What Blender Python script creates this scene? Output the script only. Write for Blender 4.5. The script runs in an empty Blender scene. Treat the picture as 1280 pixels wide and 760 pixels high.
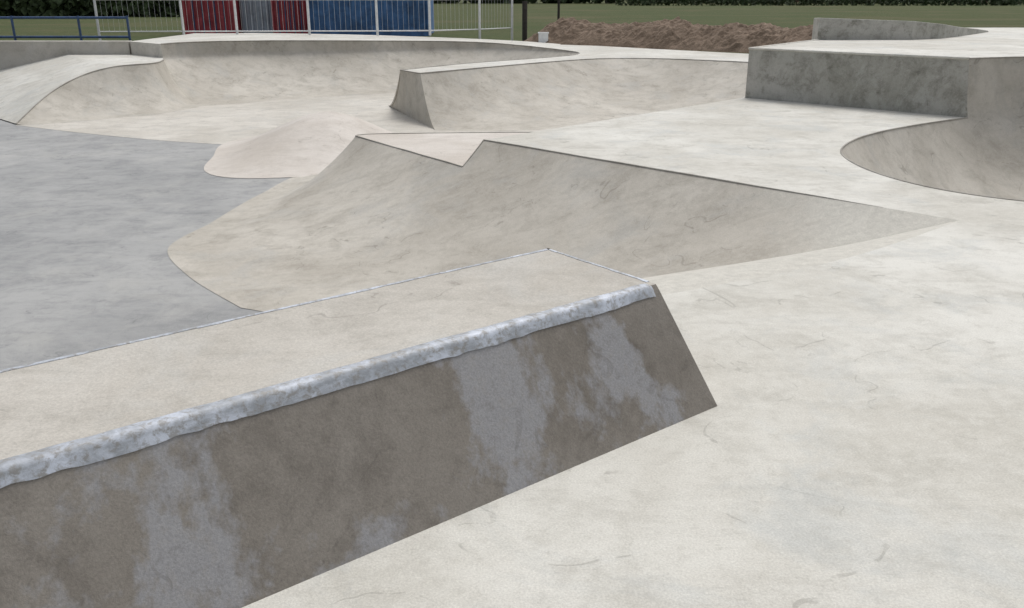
import bpy, bmesh, math, random
from mathutils import Vector, noise
random.seed(4)
scn = bpy.context.scene
F = -1.0   # bowl floor level; decks are at z = 0

# ------------------------------------------------------------------ materials
def new_mat(name):
    m = bpy.data.materials.new(name); m.use_nodes = True
    nt = m.node_tree
    return m, nt, nt.nodes, nt.links, nt.nodes["Principled BSDF"]

def noise_node(N, L, vec, scale, detail=6, rough=0.6, dist=0.0, stretch=None, rot=None):
    n = N.new("ShaderNodeTexNoise")
    n.inputs["Scale"].default_value = scale
    n.inputs["Detail"].default_value = detail
    n.inputs["Roughness"].default_value = rough
    n.inputs["Distortion"].default_value = dist
    if stretch or rot:
        mp = N.new("ShaderNodeMapping")
        if stretch: mp.inputs["Scale"].default_value = stretch
        if rot: mp.inputs["Rotation"].default_value = rot
        L.new(vec, mp.inputs["Vector"]); vec = mp.outputs["Vector"]
    L.new(vec, n.inputs["Vector"])
    return n.outputs["Fac"]

def ramp(N, L, fac, a, b, ca=(0,0,0,1), cb=(1,1,1,1)):
    r = N.new("ShaderNodeValToRGB")
    if a > b: a, b, ca, cb = b, a, cb, ca
    r.color_ramp.elements[0].position = a; r.color_ramp.elements[0].color = ca
    r.color_ramp.elements[1].position = b; r.color_ramp.elements[1].color = cb
    L.new(fac, r.inputs["Fac"]); return r.outputs["Color"]

def mix(N, L, fac, a, b, mode='MIX'):
    m = N.new("ShaderNodeMix"); m.data_type = 'RGBA'; m.blend_type = mode
    def setin(sock, v):
        if isinstance(v, (tuple, list)): sock.default_value = (*v[:3], 1)
        elif isinstance(v, (int, float)): sock.default_value = v
        else: L.new(v, sock)
    setin(m.inputs[0], fac); setin(m.inputs[6], a); setin(m.inputs[7], b)
    return m.outputs[2]

def math_(N, L, op, a, b=None, c=None):
    m = N.new("ShaderNodeMath"); m.operation = op
    for i, v in enumerate((a, b, c)):
        if v is None: continue
        if isinstance(v, (int, float)): m.inputs[i].default_value = v
        else: L.new(v, m.inputs[i])
    return m.outputs[0]
def mul(N, L, a, k): return math_(N, L, 'MULTIPLY', a, k)

def concrete(name, base, light, dark, dark_amt=0.6, stain=None, stain_amt=0.0, rough=0.75, bump=0.22, scale=1.0, streak=0.3,
             lines=0.35, stain_dist=0.7, stain_w=(0.52,0.66), fade_to=None, stain_scale=1.3, stain_stretch=(1,1,.6), grain=0.45):
    m, nt, N, L, P = new_mat(name)
    pos = N.new("ShaderNodeNewGeometry").outputs["Position"]
    big = noise_node(N, L, pos, 0.55*scale, 5, 0.62, 0.5)
    mid = noise_node(N, L, pos, 2.7*scale, 6, 0.72, 0.35)
    small = noise_node(N, L, pos, 15*scale, 6, 0.75, 0.3)
    fine = noise_node(N, L, pos, 130, 2, 0.8)
    st = noise_node(N, L, pos, 1.6, 6, 0.65, 0.7, stretch=(1.0, 3.2, 1.2), rot=(0, 0, 0.7))
    c = mix(N, L, ramp(N, L, big, 0.38, 0.62), base, light)
    d = mul(N, L, ramp(N, L, mid, 0.48, 0.70), dark_amt)
    c = mix(N, L, d, c, dark)
    s = mul(N, L, ramp(N, L, st, 0.50, 0.66), streak)
    c = mix(N, L, s, c, dark)
    if stain:
        sn = noise_node(N, L, pos, stain_scale*scale, 6, 0.68, stain_dist, stretch=stain_stretch)
        c = mix(N, L, mul(N, L, ramp(N, L, sn, *stain_w), stain_amt), c, stain)
    s2 = mul(N, L, ramp(N, L, small, 0.50, 0.72), grain)
    c = mix(N, L, s2, c, light)
    s3 = mul(N, L, ramp(N, L, small, 0.46, 0.30), grain*.8)
    c = mix(N, L, s3, c, dark)
    if lines:
        ln = noise_node(N, L, pos, 1.1, 3, 0.5, 0.6)
        a = math_(N, L, 'ABSOLUTE', math_(N, L, 'SUBTRACT', ln, 0.5))
        thin = math_(N, L, 'LESS_THAN', a, 0.0035)
        msk = math_(N, L, 'MULTIPLY', ramp(N, L, mid, 0.50, 0.56), thin)
        c = mix(N, L, mul(N, L, msk, lines), c, tuple(v*.62 for v in dark))
    g = ramp(N, L, fine, 0.25, 0.75, (0.80, 0.80, 0.80, 1), (1.14, 1.14, 1.14, 1))
    c = mix(N, L, 1.0, c, g, 'MULTIPLY')
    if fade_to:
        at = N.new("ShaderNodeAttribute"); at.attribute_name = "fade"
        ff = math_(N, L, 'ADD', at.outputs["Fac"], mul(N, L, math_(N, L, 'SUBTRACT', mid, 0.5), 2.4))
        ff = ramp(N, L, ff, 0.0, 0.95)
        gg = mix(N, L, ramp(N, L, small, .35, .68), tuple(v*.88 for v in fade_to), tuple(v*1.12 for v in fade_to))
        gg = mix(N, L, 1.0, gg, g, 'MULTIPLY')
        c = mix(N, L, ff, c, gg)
    L.new(c, P.inputs["Base Color"])
    rr = ramp(N, L, mid, 0.3, 0.7, (rough-0.12,)*3+(1,), (rough+0.12,)*3+(1,))
    L.new(rr, P.inputs["Roughness"])
    P.inputs["Specular IOR Level"].default_value = 0.35
    h = mix(N, L, 0.35, small, fine)
    h = mix(N, L, 0.35, h, mid)
    b = N.new("ShaderNodeBump"); b.inputs["Strength"].default_value = bump
    b.inputs["Distance"].default_value = 0.02
    L.new(h, b.inputs["Height"]); L.new(b.outputs["Normal"], P.inputs["Normal"])
    return m

DK = (0.52,0.502,0.447)
M_deck  = concrete("deck_concrete", DK, (0.65,0.64,0.59), (0.38,0.365,0.32), 0.55, (0.46,0.475,0.46), 0.55, streak=.28, grain=.5)
M_floor = concrete("floor_concrete", (0.285,0.287,0.282), (0.37,0.37,0.36), (0.18,0.187,0.192), 0.6, (0.42,0.415,0.39), 0.5, rough=0.55, streak=.35, scale=.8, grain=.4)
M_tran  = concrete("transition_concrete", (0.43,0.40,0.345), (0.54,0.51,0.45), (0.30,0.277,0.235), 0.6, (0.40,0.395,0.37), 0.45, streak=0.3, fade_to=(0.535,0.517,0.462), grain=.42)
M_apron = concrete("apron_concrete", (0.49,0.462,0.405), (0.60,0.572,0.515), (0.35,0.332,0.30), 0.5, (0.45,0.445,0.42), 0.4, grain=.4)
M_mound = concrete("mound_concrete", (0.52,0.475,0.42), (0.61,0.57,0.52), (0.42,0.38,0.335), 0.45, grain=.35)
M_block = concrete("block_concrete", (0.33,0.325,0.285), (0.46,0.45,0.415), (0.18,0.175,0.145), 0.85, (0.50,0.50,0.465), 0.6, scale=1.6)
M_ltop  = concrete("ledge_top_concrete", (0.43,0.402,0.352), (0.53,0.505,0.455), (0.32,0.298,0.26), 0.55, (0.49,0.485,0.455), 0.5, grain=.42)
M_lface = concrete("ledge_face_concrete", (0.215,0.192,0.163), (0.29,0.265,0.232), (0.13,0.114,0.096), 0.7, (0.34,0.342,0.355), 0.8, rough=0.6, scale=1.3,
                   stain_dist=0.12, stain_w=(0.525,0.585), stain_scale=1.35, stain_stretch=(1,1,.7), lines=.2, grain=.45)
M_edge  = concrete("edge_line_concrete", (0.28,0.265,0.23), (0.40,0.38,0.34), (0.17,0.16,0.14), 0.6, lines=0)

def coping_mat():
    m, nt, N, L, P = new_mat("worn_silver_coping")
    pos = N.new("ShaderNodeNewGeometry").outputs["Position"]
    a = noise_node(N, L, pos, 7, 6, 0.7, 0.6, stretch=(1,1,2))
    b_ = noise_node(N, L, pos, 38, 5, 0.7, 0.3)
    c = mix(N, L, ramp(N, L, a, 0.40, 0.62), (0.31,0.33,0.355), (0.55,0.59,0.66))
    c = mix(N, L, mul(N, L, ramp(N, L, b_, 0.49, 0.61), 0.8), c, (0.25,0.24,0.22))
    L.new(c, P.inputs["Base Color"])
    P.inputs["Metallic"].default_value = 0.15
    P.inputs["Roughness"].default_value = 0.55
    bp = N.new("ShaderNodeBump"); bp.inputs["Strength"].default_value = 0.35; bp.inputs["Distance"].default_value = 0.006
    L.new(b_, bp.inputs["Height"]); L.new(bp.outputs["Normal"], P.inputs["Normal"])
    return m
M_cop = coping_mat()

def simple(name, col, var=0.25, scale=8, rough=0.6, metal=0.0, bump=0.1):
    m, nt, N, L, P = new_mat(name)
    pos = N.new("ShaderNodeNewGeometry").outputs["Position"]
    n = noise_node(N, L, pos, scale, 5, 0.65, 0.5)
    lo = tuple(c*(1-var) for c in col); hi = tuple(min(1, c*(1+var)) for c in col)
    L.new(mix(N, L, ramp(N, L, n, 0.35, 0.65), lo, hi), P.inputs["Base Color"])
    P.inputs["Roughness"].default_value = rough; P.inputs["Metallic"].default_value = metal
    b = N.new("ShaderNodeBump"); b.inputs["Strength"].default_value = bump; b.inputs["Distance"].default_value = 0.02
    L.new(n, b.inputs["Height"]); L.new(b.outputs["Normal"], P.inputs["Normal"])
    return m
M_white = simple("white_painted_steel", (0.70,0.71,0.71), 0.1, 8, 0.4)
M_blue  = simple("blue_container_paint", (0.06,0.145,0.31), 0.35, 2, 0.6)
M_red   = simple("red_container_paint", (0.36,0.05,0.065), 0.3, 2, 0.6)
M_grey  = simple("grey_container_paint", (0.32,0.36,0.42), 0.2, 2, 0.5)
M_rail  = simple("blue_rail_paint", (0.03,0.07,0.16), 0.3, 6, 0.45)
M_dark  = simple("dark_timber", (0.04,0.035,0.03), 0.3, 10, 0.8)
M_brick = simple("red_brick", (0.22,0.13,0.10), 0.3, 3, 0.85)
M_roof  = simple("roof_tile", (0.11,0.08,0.07), 0.3, 3, 0.85)
M_glass = simple("window_glass", (0.05,0.06,0.07), 0.2, 1, 0.15)
M_leaf  = simple("foliage", (0.055,0.08,0.032), 0.5, 3, 0.8)

def dirt_mat():
    m, nt, N, L, P = new_mat("loose_soil")
    pos = N.new("ShaderNodeNewGeometry").outputs["Position"]
    a = noise_node(N, L, pos, 1.8, 6, 0.75, 0.6); b_ = noise_node(N, L, pos, 9, 6, 0.75)
    c = mix(N, L, ramp(N, L, a, 0.38, 0.62), (0.155,0.11,0.075), (0.27,0.20,0.145))
    c = mix(N, L, mul(N, L, ramp(N, L, b_, 0.5, 0.7), 0.5), c, (0.09,0.065,0.045))
    L.new(c, P.inputs["Base Color"]); P.inputs["Roughness"].default_value = 0.95
    bp = N.new("ShaderNodeBump"); bp.inputs["Strength"].default_value = 0.7; bp.inputs["Distance"].default_value = 0.08
    L.new(b_, bp.inputs["Height"]); L.new(bp.outputs["Normal"], P.inputs["Normal"])
    return m
M_dirt = dirt_mat()
def grass_mat():
    m, nt, N, L, P = new_mat("grass")
    pos = N.new("ShaderNodeNewGeometry").outputs["Position"]
    a = noise_node(N, L, pos, 0.12, 6, 0.7, 0.5); b_ = noise_node(N, L, pos, 3.5, 6, 0.8)
    s = noise_node(N, L, pos, 0.09, 5, 0.6, 0.3, stretch=(0.4, 2.2, 1))
    c = mix(N, L, ramp(N, L, b_, 0.35, 0.65), (0.045,0.06,0.022), (0.095,0.106,0.045))
    c = mix(N, L, mul(N, L, ramp(N, L, a, 0.48, 0.62), 0.6), c, (0.12,0.105,0.058))
    c = mix(N, L, mul(N, L, ramp(N, L, s, 0.5, 0.6), 0.6), c, (0.055,0.078,0.028))
    L.new(c, P.inputs["Base Color"]); P.inputs["Roughness"].default_value = 0.95
    P.inputs["Specular IOR Level"].default_value = 0.12
    bp = N.new("ShaderNodeBump"); bp.inputs["Strength"].default_value = 0.6; bp.inputs["Distance"].default_value = 0.08
    L.new(b_, bp.inputs["Height"]); L.new(bp.outputs["Normal"], P.inputs["Normal"])
    return m
M_grass = grass_mat()

# ------------------------------------------------------------------ mesh helpers
def mesh_obj(name, verts, faces, mat, smooth=False, parent=None, mats=None, fm=None):
    me = bpy.data.meshes.new(name); me.from_pydata([tuple(v) for v in verts], [], faces); me.update()
    for mm in (mats or [mat]): me.materials.append(mm)
    if fm:
        for p, i in zip(me.polygons, fm): p.material_index = i
    if smooth:
        for p in me.polygons: p.use_smooth = True
    o = bpy.data.objects.new(name, me); scn.collection.objects.link(o)
    if parent: o.parent = parent
    return o

def catmull(pts, n):
    out = []; P_ = [pts[0]] + list(pts) + [pts[-1]]
    for i in range(1, len(P_)-2):
        a, b, c, d = P_[i-1], P_[i], P_[i+1], P_[i+2]
        for k in range(n):
            t = k/n
            out.append(tuple(0.5*((2*b[j]) + (-a[j]+c[j])*t + (2*a[j]-5*b[j]+4*c[j]-d[j])*t*t + (-a[j]+3*b[j]-3*c[j]+d[j])*t**3) for j in range(len(b))))
    out.append(tuple(pts[-1])); return out

def linear(pts, n):
    out = []
    for a, b in zip(pts[:-1], pts[1:]):
        for k in range(n): out.append(tuple(a[j]+(b[j]-a[j])*k/n for j in range(len(a))))
    out.append(tuple(pts[-1])); return out

def loft(name, ctrl, mat, n=12, m=22, p=2.2, smooth_curve=True, parent=None, lift=0.004, rise=0.0, fade=None):
    """ctrl rows: (tx,ty,tz, fx,fy,fz, k) - a concave transition from top edge to foot.
       rise>0: the curved part starts at z=0 and a steeper upper part carries on up to tz, leaning back by `rise`"""
    rows = (catmull if smooth_curve else linear)([tuple(c) for c in ctrl], n)
    zmax = max(c[2] for c in ctrl)
    V, Fc, tops, fd = [], [], [], []
    U = 5 if rise else 0
    for (tx,ty,tz,fx,fy,fz,k) in rows:
        tz = min(tz, zmax)
        zt = tz
        if rise:
            d = math.hypot(fx-tx, fy-ty) or 1; ox, oy = (tx-fx)/d, (ty-fy)/d
            for u in range(U):
                q = 1-u/U; o = rise*(q**.75)*max(tz,0)/.77
                V.append((tx+ox*o, ty+oy*o, max(tz,0)*q)); fd.append(-1.5)
            zt = min(tz, 0); o = rise*max(tz,0)/.77
            tops.append((tx+ox*o, ty+oy*o, tz))
        else: tops.append((tx,ty,tz))
        for j in range(m+1):
            r = (j/m)**1.15
            prof = (1-k)*(1-r)**p + k*(1-(r*r*(3-2*r)))
            x = tx+(fx-tx)*r; y = ty+(fy-ty)*r
            z = fz+lift+(zt-fz-lift)*prof
            w = noise.noise(Vector((x*0.9, y*0.9, 3.1)))*0.012*math.sin(math.pi*r)
            V.append((x, y, z+w)); fd.append(fade(r, x, y) if fade else -1.5)
    W = m+1+U
    for i in range(len(rows)-1):
        for j in range(W-1):
            a = i*W+j; Fc.append([a, a+1, a+W+1, a+W])
    o = mesh_obj(name, V, Fc, mat, smooth=True, parent=parent)
    at = o.data.attributes.new("fade", 'FLOAT', 'POINT')
    for i, v in enumerate(fd): at.data[i].value = v
    return o, tops

def ngon(name, pts, mat, parent=None):
    bm = bmesh.new()
    vs = [bm.verts.new((p[0], p[1], p[2] if len(p) > 2 else 0.0)) for p in pts]
    f = bm.faces.new(vs)
    bm.normal_update()
    if f.normal.z < 0: f.normal_flip()
    bmesh.ops.triangulate(bm, faces=[f])
    me = bpy.data.meshes.new(name); bm.to_mesh(me); bm.free()
    me.materials.append(mat)
    o = bpy.data.objects.new(name, me); scn.collection.objects.link(o)
    if parent: o.parent = parent
    return o

def tube(name, pts, r, mat, parent=None, dz=0.0, taper=0):
    cu = bpy.data.curves.new(name, 'CURVE'); cu.dimensions = '3D'; cu.bevel_depth = r; cu.bevel_resolution = 2
    sp = cu.splines.new('POLY'); sp.points.add(len(pts)-1)
    for i, (q, pt) in enumerate(zip(sp.points, pts)):
        w = noise.noise(Vector(pt)*2.0)*0.003
        q.co = (pt[0]+w, pt[1], pt[2]+dz+w, 1)
        if taper: q.radius = min(1, .1+i/taper)
    cu.materials.append(mat); cu.use_fill_caps = True
    o = bpy.data.objects.new(name, cu); scn.collection.objects.link(o)
    if parent: o.parent = parent
    return o

def box(bm, x0, x1, y0, y1, z0, z1, mi=0):
    v = [bm.verts.new(c) for c in ((x0,y0,z0),(x1,y0,z0),(x1,y1,z0),(x0,y1,z0),(x0,y0,z1),(x1,y0,z1),(x1,y1,z1),(x0,y1,z1))]
    for f in ((0,3,2,1),(4,5,6,7),(0,1,5,4),(1,2,6,5),(2,3,7,6),(3,0,4,7)):
        fc = bm.faces.new([v[i] for i in f]); fc.material_index = mi
def bm_obj(name, bm, mats, parent=None, loc=None, rotz=0):
    me = bpy.data.meshes.new(name); bm.to_mesh(me); bm.free()
    for mm in mats: me.materials.append(mm)
    o = bpy.data.objects.new(name, me); scn.collection.objects.link(o)
    if loc: o.location = loc
    o.rotation_euler[2] = rotz
    if parent: o.parent = parent
    return o
def empty(name):
    o = bpy.data.objects.new(name, None); scn.collection.objects.link(o); return o

# ------------------------------------------------------------------ grass field with the skatepark basin left open
xs = [-600,-30,-10.6,3,16,600]; ys = [-150,-6,25.6,29.9,1200]
V, Fc = [], []
for y in ys:
    for x in xs: V.append((x, y, -0.03))
nx = len(xs)
for j in range(len(ys)-1):
    for i in range(nx-1):
        if 1 <= i <= 3 and j == 1: continue
        if i == 2 and j == 2: continue
        a = j*nx+i; Fc.append([a, a+1, a+nx+1, a+nx])
mesh_obj("grass_field", V, Fc, M_grass)
rim = [(-30,-6),(16,-6),(16,25.6),(3,25.6),(3,29.9),(-10.6,29.9),(-10.6,25.6),(-30,25.6)]
V, Fc = [], []
for i in range(len(rim)):
    if i == 6: continue     # this side has its own boundary wall
    a, b = rim[i], rim[(i+1)%len(rim)]
    k = len(V); V += [(a[0],a[1],F-.05),(b[0],b[1],F-.05),(b[0],b[1],-.03),(a[0],a[1],-.03)]; Fc.append([k,k+1,k+2,k+3])
mesh_obj("basin_retaining_wall", V, Fc, M_block)
mesh_obj("bowl_floor", [(-30,-6,F),(16,-6,F),(16,30,F),(-30,30,F)], [[0,1,2,3]], M_floor)

far_floor = catmull([(-10.4,18.75),(-8.6,17.7),(-6.6,16.7),(-5.2,16.2),(-3.6,15.6),(-1.5,15.2)],8) + [(3,15),(7,18),(5,23),(1,27.5),(-6,27),(-10,25),(-10.6,21)]
ngon("far_floor_slab", [(p[0],p[1],F+.003) for p in far_floor], M_apron)

# ------------------------------------------------------------------ central bank : deck roll-down + platform hip
P0 = (-0.324, 10.32, 0.0); C0 = (3.35, 6.46, 0.0)
f0 = (-2.38, 7.32, F)
pp = 2.4
def fade_near(r, x, y): return 2.2-r/.13
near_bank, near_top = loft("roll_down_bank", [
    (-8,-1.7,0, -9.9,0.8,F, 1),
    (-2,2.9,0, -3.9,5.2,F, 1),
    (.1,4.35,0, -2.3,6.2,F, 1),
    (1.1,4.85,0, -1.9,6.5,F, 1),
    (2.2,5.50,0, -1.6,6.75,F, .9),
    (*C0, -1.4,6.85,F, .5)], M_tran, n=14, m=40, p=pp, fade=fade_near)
def fade_tip(r, x, y):
    return (x-1.9)/.55 - .3
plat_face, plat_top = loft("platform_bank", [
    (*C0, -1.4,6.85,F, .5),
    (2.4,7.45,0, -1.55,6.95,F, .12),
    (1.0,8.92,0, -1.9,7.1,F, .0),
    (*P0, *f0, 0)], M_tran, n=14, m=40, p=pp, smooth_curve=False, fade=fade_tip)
tube("edge_line", plat_top[6:], 0.010, M_edge, plat_face, taper=14)
zs = -0.25; r0 = 1-(0.75)**(1/pp)
B = (P0[0]+(f0[0]-P0[0])*r0, P0[1]+(f0[1]-P0[1])*r0, zs)
A = (-2.15, 12.27, zs)
low_face, low_top = loft("hip_bank", [
    (*B, *f0, 0),
    (B[0]*.66+A[0]*.34, B[1]*.66+A[1]*.34, zs, -3.16,8.25,F, 0),
    (B[0]*.33+A[0]*.67, B[1]*.33+A[1]*.67, zs, -3.72,9.26,F, 0),
    (*A, -3.62,10.3,F, 0)], M_tran, n=12, p=pp)
tube("edge_line", low_top, 0.010, M_edge, low_face)
low_back, low_btop = loft("hip_bank", [
    (*A, -3.62,10.3,F, 0),
    (A[0]+.05,A[1]+.1,zs, -3.45,12.0,F, 0),
    (A[0]+.4,A[1]+.2,zs, -3.0,13.6,F, 0),
    (0,12.6,zs, -.8,14.2,F, 0),
    (1.75,12.56,zs, 1.4,14.3,F, 0)], M_tran, n=8, p=pp)
step_pts = [P0] + [(P0[0]+(f0[0]-P0[0])*r0*t, P0[1]+(f0[1]-P0[1])*r0*t, -(1-(1-r0*t)**pp)) for t in (0.33,0.66,1)]
ngon("hip_step_top", [(p[0],p[1],zs) for p in low_top] + [(p[0],p[1],zs) for p in low_btop[1:]] + [(P0[0],P0[1],zs)], M_mound, low_face)
tube("edge_line", low_btop, 0.010, M_edge, low_face)
mesh_obj("hip_step_riser", [P0,(1.75,12.56,0),(1.75,12.56,zs-.02),(P0[0],P0[1],zs-.02)] , [[0,1,2,3]], M_apron, parent=low_face)
mesh_obj("hip_step_cheek", step_pts+[(P0[0],P0[1],zs)], [[0,1,2,3,4]], M_apron, parent=low_face)
tube("edge_line", step_pts, 0.010, M_edge, low_face)
back_face, _b = loft("platform_back_bank", [
    (1.75,12.56,0, 1.0,14.0,F, 0),
    (3.78,14.75,0, 3.1,15.9,F, 0),
    (5.8,17.5,0, 5.0,17.6,F,0)], M_tran, n=8, p=pp, smooth_curve=False)

# ------------------------------------------------------------------ right bowl pocket
lip_rows = [
    (8.5,6.5,0, 8.2,8.4,F,0),
    (6.2,6.55,0, 6.8,8.4,F,0),
    (4.9,6.8,0, 6.0,8.5,F,0),
    (4.15,7.12,0, 5.6,8.65,F,0),
    (3.68,7.6,0, 5.35,8.85,F,0),
    (3.45,8.25,0, 5.2,9.1,F,0),
    (3.42,8.95,0, 5.2,9.35,F,0),
    (3.56,9.6,0, 5.3,9.7,F,0),
    (3.95,10.3,0, 5.55,10.05,F,0),
    (4.5,10.94,0, 5.9,10.35,F,0),
    (5.3,11.62,0, 6.3,10.6,F,0),
    (6.23,12.28,0, 6.75,10.8,F,0)]
bowl, bowl_top = loft("bowl_wall", lip_rows, M_tran, n=6, p=2.3)
tube("edge_line", bowl_top, 0.010, M_edge, bowl)
HB = 0.77
bowl2, bowl2_top = loft("bowl_extension_wall", [
    (6.23,12.28,HB, 6.75,10.8,F,0),
    (7.04,12.55,HB, 7.4,10.9,F,0),
    (8.6,12.6,HB, 8.8,10.9,F,0),
    (10.6,12.0,HB, 10.2,10.4,F,0),
    (12.2,10.5,HB, 10.8,9.6,F,0),
    (12.6,8.2,HB, 10.6,8.8,F,0)], M_tran, n=10, p=2.3, rise=.14)
tube("edge_line", bowl2_top, 0.011, M_edge, bowl2)
bowl3, bowl3_top = loft("bowl_wall", [
    (12.6,8.2,0, 10.6,8.8,F,0),(11.6,7.0,0, 9.8,8.5,F,0),(10,6.55,0, 9.2,8.4,F,0),(8.5,6.5,0, 8.2,8.4,F,0)], M_tran, n=8, p=2.3)
ngon("bowl_bottom", [(p[0],p[1],F+.004) for p in [(8.2,8.4),(6.8,8.4),(5.6,8.65),(5.2,9.1),(5.3,9.7),(5.9,10.35),(6.75,10.8),(8.8,10.9),(10.2,10.4),(10.6,8.8),(9.8,8.5)]], M_tran, bowl)

deck_pts = [(-8,-5.5),(15.9,-5.5),(15.9,8.2)] + [(x,y) for x,y,_ in bowl3_top] + [(x,y) for x,y,_ in bowl_top[1:]] + \
    [(3.78,14.75),(1.75,12.56)] + [(x,y) for x,y,_ in reversed(plat_top)] + [(x,y) for x,y,_ in reversed(near_top[:-1])]
deck = ngon("concrete_deck", [(p[0],p[1],0) for p in deck_pts], M_deck)

# ------------------------------------------------------------------ raised block (right)
block = empty("raised_concrete_block")
def prism(name, outline, z0, z1, mat_side, mat_top, parent, ztop=None, bevel=0.02):
    n = len(outline); V = [(x,y,z0) for x,y in outline] + [(x,y,(ztop[i] if ztop else z1)) for i,(x,y) in enumerate(outline)]
    Fc = [[i,(i+1)%n,n+(i+1)%n,n+i] for i in range(n)] + [list(range(n,2*n))]
    o = mesh_obj(name, V, Fc, mat_side, parent=parent, mats=[mat_side, mat_top], fm=[0]*n+[1])
    if bevel:
        b = o.modifiers.new("Bevel", 'BEVEL'); b.width = bevel; b.segments = 3; b.limit_method = 'ANGLE'; b.angle_limit = math.radians(40)
    return o
q0 = bowl2_top[0]
hb = [(5.8,17.5),(3.80,14.75)]
V = []
for x,y in [(11.4,24)]+hb: V += [(x,y,F),(x,y,HB)]
V += [(6.23,12.28,F),(q0[0],q0[1],HB)]
Fc = [[2*i,2*i+1,2*i+3,2*i+2] for i in range(2)]
prof_pts = [(6.23+(q0[0]-6.23)*(q**.75), 12.28+(q0[1]-12.28)*(q**.75), HB*q) for q in (.8,.6,.4,.2,0)]
k = len(V); V += prof_pts
Fc.append([4,5,7]+list(range(k,k+5))+[6])
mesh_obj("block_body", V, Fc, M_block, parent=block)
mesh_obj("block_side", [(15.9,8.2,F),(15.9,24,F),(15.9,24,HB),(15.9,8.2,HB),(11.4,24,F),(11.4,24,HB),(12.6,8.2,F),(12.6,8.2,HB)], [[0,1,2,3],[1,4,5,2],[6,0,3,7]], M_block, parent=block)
ngon("block_top", [(p[0],p[1],HB) for p in bowl2_top]+[(15.9,8.2,HB),(15.9,24,HB),(11.4,24,HB),(5.8,17.5,HB),(3.8,14.75,HB)], M_deck, block)
tube("edge_line", [(5.8,17.5,HB),(3.80,14.75,HB),(q0[0],q0[1],HB)], 0.018, M_deck, block)
up = [(5.8,17.55),(7.6,17.6),(8.4,18.1),(9.1,18.9),(10.2,20.3),(10.9,21.2),(10.5,21.6),(9.2,20.1),(8.1,18.9),(7.4,18.3),(5.9,18.2)]
upz = [1.17,1.11,1.04,.96,.87,.80,.80,.92,1.04,1.10,1.15]
prism("upper_ledge", up, HB-.05, 1.17, M_block, M_deck, block, ztop=upz, bevel=0.012)

# ------------------------------------------------------------------ grind ledge in the foreground
E = Vector((.782,.623,0)); Nn = Vector((-.623,.782,0)); TF = Vector((.588,3.445,0))
def LP(a, w, z): return TF + E*a + Nn*w + Vector((0,0,z))
LH = 0.48
ledge = empty("grind_ledge")
sec = [(-.285,-.02),(-.016,LH-.024),(0,LH),(.675,LH),(.69,LH-.01),(.95,-.25)]
def end_a(w, z): return (LH - z)*0.23
V, Fc, fm = [], [], []
NA = 90
for i in range(NA+1):
    t = i/NA
    for (w,z) in sec:
        a = -5.0 + (5.0+end_a(w,z))*t
        V.append(LP(a, w, z))
k = len(sec)
for i in range(NA):
    for j in range(k-1):
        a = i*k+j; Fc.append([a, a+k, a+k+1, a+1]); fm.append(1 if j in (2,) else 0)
Fc.append([NA*k+j for j in range(k)]); fm.append(0)
Fc.append([j for j in range(k)][::-1]); fm.append(0)
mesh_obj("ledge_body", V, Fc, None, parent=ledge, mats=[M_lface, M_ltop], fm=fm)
cop = [(-.030,-.041),(-.0225,-.027),(-.015,-.011),(-.006,.002),(.010,.005),(.024,.005),(.036,.003),(.039,-.004)]
V, Fc = [], []
NC = 300
for i in range(NC+1):
    t = i/NC; a = -5.0 + 5.0*t
    rough = noise.noise(Vector((a*4,0,0)))*.007 + noise.noise(Vector((a*17,4,0)))*.005
    for j,(w,z) in enumerate(cop):
        if j == 0: w, z = w - rough*.6, z - rough*1.1
        if j >= 6: w = w + noise.noise(Vector((a*3.2,9,0)))*.010 + noise.noise(Vector((a*15,5,0)))*.005
        rr = noise.noise(Vector((a*9, j*1.3, 2)))*.0008
        dn = 0 if t < .988 else ((t-.988)/.012)**2*.016
        V.append(LP(a + (-z)*0.23, w + dn*.8, LH+z+rr-dn))
kc = len(cop)
for i in range(NC):
    for j in range(kc-1):
        a = i*kc+j; Fc.append([a, a+kc, a+kc+1, a+1])
Fc.append([NC*kc+j for j in range(kc)])
mesh_obj("front_coping", V, Fc, M_cop, smooth=True, parent=ledge)
def strip(name, pts, wdt, hgt, side):
    V, Fc = [], []
    for i_, p_ in enumerate(pts):
        s = side*(wdt*(1+.35*noise.noise(Vector((i_*.45, wdt*90, 0)))))
        V += [p_+Vector((0,0,-.02)), p_+Vector((0,0,hgt)), p_+s+Vector((0,0,hgt)), p_+s+Vector((0,0,-.02))]
    for i in range(len(pts)-1):
        for j in range(3): a=i*4+j; Fc.append([a,a+1,a+5,a+4])
    n = len(pts)-1; Fc += [[0,3,2,1],[n*4,n*4+1,n*4+2,n*4+3]]
    return mesh_obj(name, V, Fc, M_cop, parent=ledge)
strip("rear_coping", [LP(-5+5.004*i/120, .679+noise.noise(Vector((i*.4,0,0)))*.0015, LH) for i in range(121)], .017, .002, -Nn)
strip("end_coping", [LP(.004, .04+.64*i/30, LH) for i in range(31)], .016, .002, -E)

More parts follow.
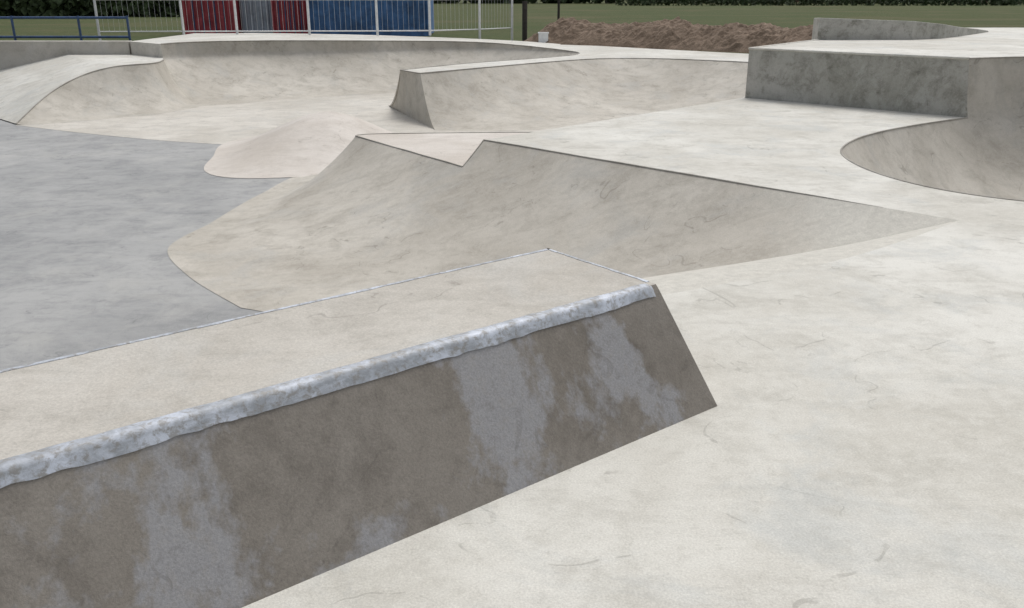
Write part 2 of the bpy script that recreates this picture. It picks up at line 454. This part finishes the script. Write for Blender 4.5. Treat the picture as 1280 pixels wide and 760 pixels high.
# ------------------------------------------------------------------ mound on the floor
cx, cy, rx, ry, h = -3.45, 15.6, 1.85, 2.5, 0.58
V, Fc = [], []; NR, NT = 30, 72
for i in range(NR+1):
    r = i/NR
    for j in range(NT):
        th = 2*math.pi*j/NT
        edge = 1+.06*math.sin(3*th+1)+.04*math.sin(5*th)
        px = cx+.1*(1-r)+rx*edge*r*math.cos(th); py = cy+.8*(1-r)+ry*edge*r*math.sin(th)
        V.append((px,py,F+.006+h*((0.5+.5*math.cos(math.pi*r))*.85+.15*(1-r)**1.3)+noise.noise(Vector((px,py,0))*1.1)*.012*(1-r)))
for i in range(NR):
    for j in range(NT):
        Fc.append([i*NT+j,(i+1)*NT+j,(i+1)*NT+(j+1)%NT,i*NT+(j+1)%NT])
mesh_obj("concrete_mound", V, Fc, M_mound, smooth=True)

# ------------------------------------------------------------------ middle hip (peninsula)
H0 = (-2.47,20.2,0); H1 = (-1.95,19.4,0)
hip_end, hip_end_top = loft("quarter_pipe_end", [(*H0,-3.05,22.2,F,0),(*H1,-1.54,18.0,F,0)], M_tran, n=12, p=1.7, smooth_curve=False)
hip, hip_top = loft("quarter_pipe", [
    (*H1, -1.54,18.0,F,0),
    (0,21.7,0, .1,17.9,F,0),
    (1.3,23.1,0, 1.5,18.6,F,0),
    (2.4,23.9,0, 2.7,19.3,F,0),
    (3.8,23.9,0, 3.8,19.2,F,0),
    (5.7,22.7,0, 4.9,18.5,F,0),
    (8.2,20.2,0, 6.2,17.2,F,0)], M_tran, n=10, p=2.2)
tube("edge_line", [H0]+hip_top, 0.014, M_edge, hip)
# ------------------------------------------------------------------ far quarter pipe
far, far_top = loft("quarter_pipe", [
    (-9.2,24.2,.35, -7.6,22.0,F,0),
    (-8.6,25.0,.36, -6.6,22.8,F,0),
    (-7.0,26.1,.34, -5.6,23.7,F,0),
    (-4.9,26.9,.30, -4.2,24.5,F,0),
    (-2.4,28.3,.22, -2.6,25.6,F,0),
    (-.9,28.7,.16, -1.6,26.0,F,0),
    (.3,28.2,.10, -.9,26.0,F,0),
    (1.6,27.0,0.02, -.6,25.6,F,0),
    (1.9,26.0,0, -.7,25.2,F,0),
    (1.2,24.6,0, -1.2,24.6,F,0),
    (-1.0,22.3,0, -2.6,23.4,F,0),
    (*H0, -3.05,22.2,F,0)], M_tran, n=8, p=2.2, rise=.10)
tube("edge_line", far_top, 0.016, M_edge, far)
split = 7*8
V, Fc = [], []
ft = far_top[:split+1]
for i,(x,y,z) in enumerate(ft):
    V += [(x,y,z),(min(x,1.6)*1.0,max(y+.6,30.9),z)]
Fc = [[2*i,2*i+2,2*i+3,2*i+1] for i in range(len(ft)-1)]
V += [(ft[0][0],ft[0][1],.35),(-10.6,25.6,.35),(-10.6,30.9,.35),(ft[0][0],30.9,.35)]
nV = len(V); Fc.append([nV-4,nV-1,nV-2,nV-3])
far_deck = mesh_obj("far_deck", V, Fc, M_deck)
rest = far_top[split:]
ngon("back_deck", [tuple(p) for p in rest] + [(p[0],p[1],0) for p in hip_top] + [(11,23),(8.0,24.6),(4.4,28.2),(1.6,31.2)], M_deck)
wing_rows = [(-10.4,18.8,F+.02,-10.2,18.75,F,0),(-10.3,20.1,-.52,-9.4,19.2,F,0),(-9.95,21.0,-.20,-8.8,19.8,F,0),(-9.4,21.6,-.03,-8.2,20.3,F,0),(-8.75,22.3,0,-7.9,20.9,F,0),(-8.9,23.4,0,-7.7,21.5,F,0),(-9.2,24.2,0,-7.6,22.0,F,0)]
wing, wing_top = loft("hip_bank", wing_rows, M_tran, n=8, p=2.2)
tube("edge_line", wing_top, 0.014, M_edge, wing)
mesh_obj("step_cheek", [(-9.2,24.2,-.05),(ft[0][0],ft[0][1],.35),(-10.6,25.6,.35),(-10.6,25.6,-.05)], [[0,1,2,3]], M_apron, parent=far)
ngon("wing_deck", [tuple(p) for p in wing_top[24:]]+[(-10.6,25.6,0),(-12.4,25.6,0)], M_deck)
V, Fc = [], []
low = wing_top[:25]
K = 12
for i,(x,y,z) in enumerate(low):
    t = i/24
    lx, ly = -17+(-12.4+17)*t, 25.6
    lz = F+.004+(0-F-.004)*t
    for j in range(K+1):
        s = j/K; V.append((x+(lx-x)*s, y+(ly-y)*s, z+(lz-z)*s+.002))
for i in range(24):
    for j in range(K): a=i*(K+1)+j; Fc.append([a,a+K+1,a+K+2,a+1])
mesh_obj("roll_in_slab", V, Fc, M_deck, smooth=True)
bm = bmesh.new(); box(bm,-30.1,-10.62,25.55,25.85,F-.02,.36)
wl = bm_obj("boundary_wall", bm, [M_ltop]); b=wl.modifiers.new("Bevel",'BEVEL'); b.width=.02; b.segments=2

# ------------------------------------------------------------------ fences
fence = empty("white_mesh_fence")
fl = [(-13.2,29.6),(-10.6,29.9),(-8.9,30.0),(-6.6,30.2),(-4.4,30.3),(-2.7,30.5),(-1.1,31.6),(0.0,33.0)]
for i,(x,y) in enumerate(fl):
    zb = -.03 if x<-10.6 or i>5 else .3
    tube("post", [(x,y,zb),(x,y,2.5)], .042, M_white, fence)
for i in range(len(fl)-1):
    a, b = fl[i], fl[i+1]
    for z in (.45,1.42,2.4):
        tube("rail", [(a[0],a[1],z),(b[0],b[1],z)], .02, M_white, fence)
    ln = math.hypot(b[0]-a[0], b[1]-a[1]); n = int(ln/.16)
    cu = bpy.data.curves.new("wires",'CURVE'); cu.dimensions='3D'; cu.bevel_depth=.003; cu.bevel_resolution=0
    for q in range(1,n):
        t=q/n; sp=cu.splines.new('POLY'); sp.points.add(1)
        x=a[0]+(b[0]-a[0])*t; y=a[1]+(b[1]-a[1])*t
        sp.points[0].co=(x,y,.45,1); sp.points[1].co=(x,y,2.4,1)
    cu.materials.append(M_white); o=bpy.data.objects.new("wires",cu); scn.collection.objects.link(o); o.parent=fence
rail = empty("blue_guard_rail")
for x in (-30,-27,-24,-21,-18.5,-16.2,-14.3,-12.4,-11.0): tube("post",[(x,26.6,-.03),(x,26.6,1.0)],.035,M_rail,rail)
for z in (.42,.95): tube("rail",[(-30,26.6,z),(-11.0,26.6,z)],.035,M_rail,rail)

# ------------------------------------------------------------------ shipping containers (corrugated)
def container(name, x0, y0, length, mat, width_along_x, height=2.6, doors=False, z0=-.03):
    root = empty(name)
    bm = bmesh.new()
    L_ = width_along_x
    prof=[]; x=0
    while x < L_-.12:
        prof += [(x+.06,0),(x+.10,.045),(x+.19,.045),(x+.23,0)]; x += .26
    prof=[(0.05,0)]+[p_ for p_ in prof if .05 < p_[0]<L_-.05]+[(L_-.05,0)]
    vb=[bm.verts.new((p_[0],p_[1]+.03,.16)) for p_ in prof]; vt=[bm.verts.new((p_[0],p_[1]+.03,height-.12)) for p_ in prof]
    for i in range(len(prof)-1): bm.faces.new([vb[i],vb[i+1],vt[i+1],vt[i]])
    box(bm,0,L_,0,.12,0,.16); box(bm,0,L_,0,.12,height-.12,height)
    box(bm,0,.08,-.01,.11,.01,height-.01); box(bm,L_-.08,L_,-.01,.11,.01,height-.01)
    box(bm,.02,L_-.02,.1,length,.05,height-.02)
    if doors:
        for xx in (L_*.2,L_*.38,L_*.62,L_*.8): box(bm,xx-.02,xx+.02,-.04,0,.1,height-.1,1)
        box(bm,L_*.5-.015,L_*.5+.015,-.012,.03,.16,height-.14,1)
    bm_obj("body", bm, [mat, M_rail if mat is M_red else M_white], root)
    root.location=(x0,y0,z0); return root
container("red_shipping_container", -13.4, 38, 6, M_red, 2.1, doors=True)
container("grey_shipping_container", -11.2, 38.6, 6, M_grey, 1.3, doors=False)
container("red_shipping_container", -9.8, 38.0, 6, M_red, 1.5, doors=True)
container("blue_shipping_container", -8.25, 37.7, 2.44, M_blue, 4.9)

# ------------------------------------------------------------------ dirt heap, posts, box
def heap_center(t):
    return (0.9+ (12.5-.9)*t, 32.5+(24.9-32.5)*t + .4*math.sin(6*t))
V, Fc = [], []; NL, NW = 260, 50
for i in range(NL+1):
    t=i/NL; x,y=heap_center(t); dx,dy=(.54,.84)
    endf=max(0,min(1, t/.07, (1-t)/.05))**.6
    for j in range(NW+1):
        s=-1+2*j/NW
        px=x+dx*s*1.5; py=y+dy*s*1.5
        hh=(1-abs(s)**2.2)*(.70+.16*noise.noise(Vector((t*7,1,0)))+.06*noise.noise(Vector((t*25,3,0))))*endf
        q=Vector((px*1.6,py*1.6,0))
        nn=noise.fractal(q,0.7,2.0,5)*.13+abs(noise.noise(q*3.1))*.10
        V.append((px+noise.noise(q*2)*.1,py,-.06+max(0,hh+nn*min(1,hh*3))))
for i in range(NL):
    for j in range(NW): a=i*(NW+1)+j; Fc.append([a,a+NW+1,a+NW+2,a+1])
mesh_obj("dirt_heap", V, Fc, M_dirt)
tube("timber_post",[(.45,32.8,-.03),(.45,32.8,1.35)],.09,M_dark)
tube("timber_post",[(1.9,38,-.03),(1.9,38,1.5)],.05,M_dark)
bm=bmesh.new(); box(bm,-.16,.16,-.1,.1,0,.34); box(bm,-.18,.18,-.12,.12,.34,.38)
bm_obj("white_utility_box",bm,[M_white],loc=(1.05,31.0,.0))

# ------------------------------------------------------------------ distance: houses, hedge, trees
def house(x,y,w,d,h,rot=0):
    root=empty("brick_house"); bm=bmesh.new()
    box(bm,-w/2,w/2,0,d,0,h,0)
    ov=.4; v=[bm.verts.new(c) for c in ((-w/2-ov,-ov,h),(w/2+ov,-ov,h),(w/2+ov,d+ov,h),(-w/2-ov,d+ov,h),(-w/2-ov,d/2,h+2.6),(w/2+ov,d/2,h+2.6))]
    for f in ((0,1,5,4),(2,3,4,5),(0,4,3),(1,2,5),(0,3,2,1)):
        fc=bm.faces.new([v[i] for i in f]); fc.material_index=1
    for zz in (.9,3.4):
        for k_ in (-.34,-.08,.3):
            box(bm,w*k_-.6,w*k_+.6,-.05,.02,zz,zz+1.2,3); box(bm,w*k_-.5,w*k_+.5,-.07,-.04,zz+.1,zz+1.1,2)
    box(bm,w*.1-.45,w*.1+.45,-.06,.02,0,2.1,3)
    box(bm,-w*.3-.4,-w*.3+.4,d/2-.3,d/2+.3,h+1.5,h+3.3,0)
    bm_obj("shell",bm,[M_brick,M_roof,M_glass,M_white],root); root.location=(x,y,-.03); root.rotation_euler[2]=rot
for i in range(8): house(60+i*17, 185+random.uniform(-3,3), 10, 8, 5.2, random.uniform(-.05,.05))
def hedge(name, x0,x1,y,h,wd,n):
    bm=bmesh.new()
    for _ in range(n):
        c=Vector((random.uniform(x0,x1), y+random.uniform(-wd,wd), -.03+h*random.random()**.8))
        c.z*= .75+.35*noise.noise(Vector((c.x*.15,0,0)))
        s=random.uniform(.12,.35)*(h/2.2)
        a=Vector((random.uniform(-1,1),random.uniform(-1,1),random.uniform(-1,1))).normalized(); b_=a.orthogonal().normalized(); c2=a.cross(b_)
        vs=[bm.verts.new(c+b_*s*u+c2*s*w) for u,w in ((-1,-.6),(1,-.6),(.8,.8),(-.7,.7))]
        bm.faces.new(vs)
    return bm_obj(name,bm,[M_leaf])
hedge("hedge",-60,-10,70,2.6,1.0,9000)
hedge("hedge",15,150,135,1.6,.8,9000)
hedge("distant_treeline",-120,140,165,7,3.0,9000)

# ------------------------------------------------------------------ light
SUN_EL, SUN_AZ = math.radians(62), math.radians(25)
w = bpy.data.worlds.new("World"); scn.world = w; w.use_nodes = True
nt = w.node_tree; bg = nt.nodes["Background"]
sky = nt.nodes.new("ShaderNodeTexSky"); sky.sky_type='NISHITA'; sky.sun_disc=False
sky.sun_elevation=SUN_EL; sky.sun_rotation=SUN_AZ; sky.dust_density=4; sky.air_density=1.0
hs = nt.nodes.new("ShaderNodeHueSaturation"); hs.inputs["Saturation"].default_value=.3
nt.links.new(sky.outputs[0],hs.inputs["Color"]); nt.links.new(hs.outputs[0],bg.inputs["Color"])
bg.inputs["Strength"].default_value=0.15
sd = bpy.data.lights.new("sun",'SUN'); sd.energy=1.25; sd.angle=math.radians(25); sd.color=(1,.975,.94)
so = bpy.data.objects.new("sun",sd); scn.collection.objects.link(so)
dirv = Vector((math.sin(SUN_AZ)*math.cos(SUN_EL), math.cos(SUN_AZ)*math.cos(SUN_EL), math.sin(SUN_EL)))
so.rotation_euler = dirv.to_track_quat('Z','Y').to_euler(); so.location=(0,0,30)

cam = bpy.data.cameras.new("camera"); co = bpy.data.objects.new("camera",cam); scn.collection.objects.link(co)
co.location=(0,0,1.6); co.rotation_euler=(math.radians(90-19.3),0,0)
cam.sensor_width=36; cam.lens=31.16; cam.clip_end=2500; cam.clip_start=.05
scn.camera=co
scn.view_settings.view_transform='Standard'; scn.view_settings.look='None'; scn.view_settings.exposure=0
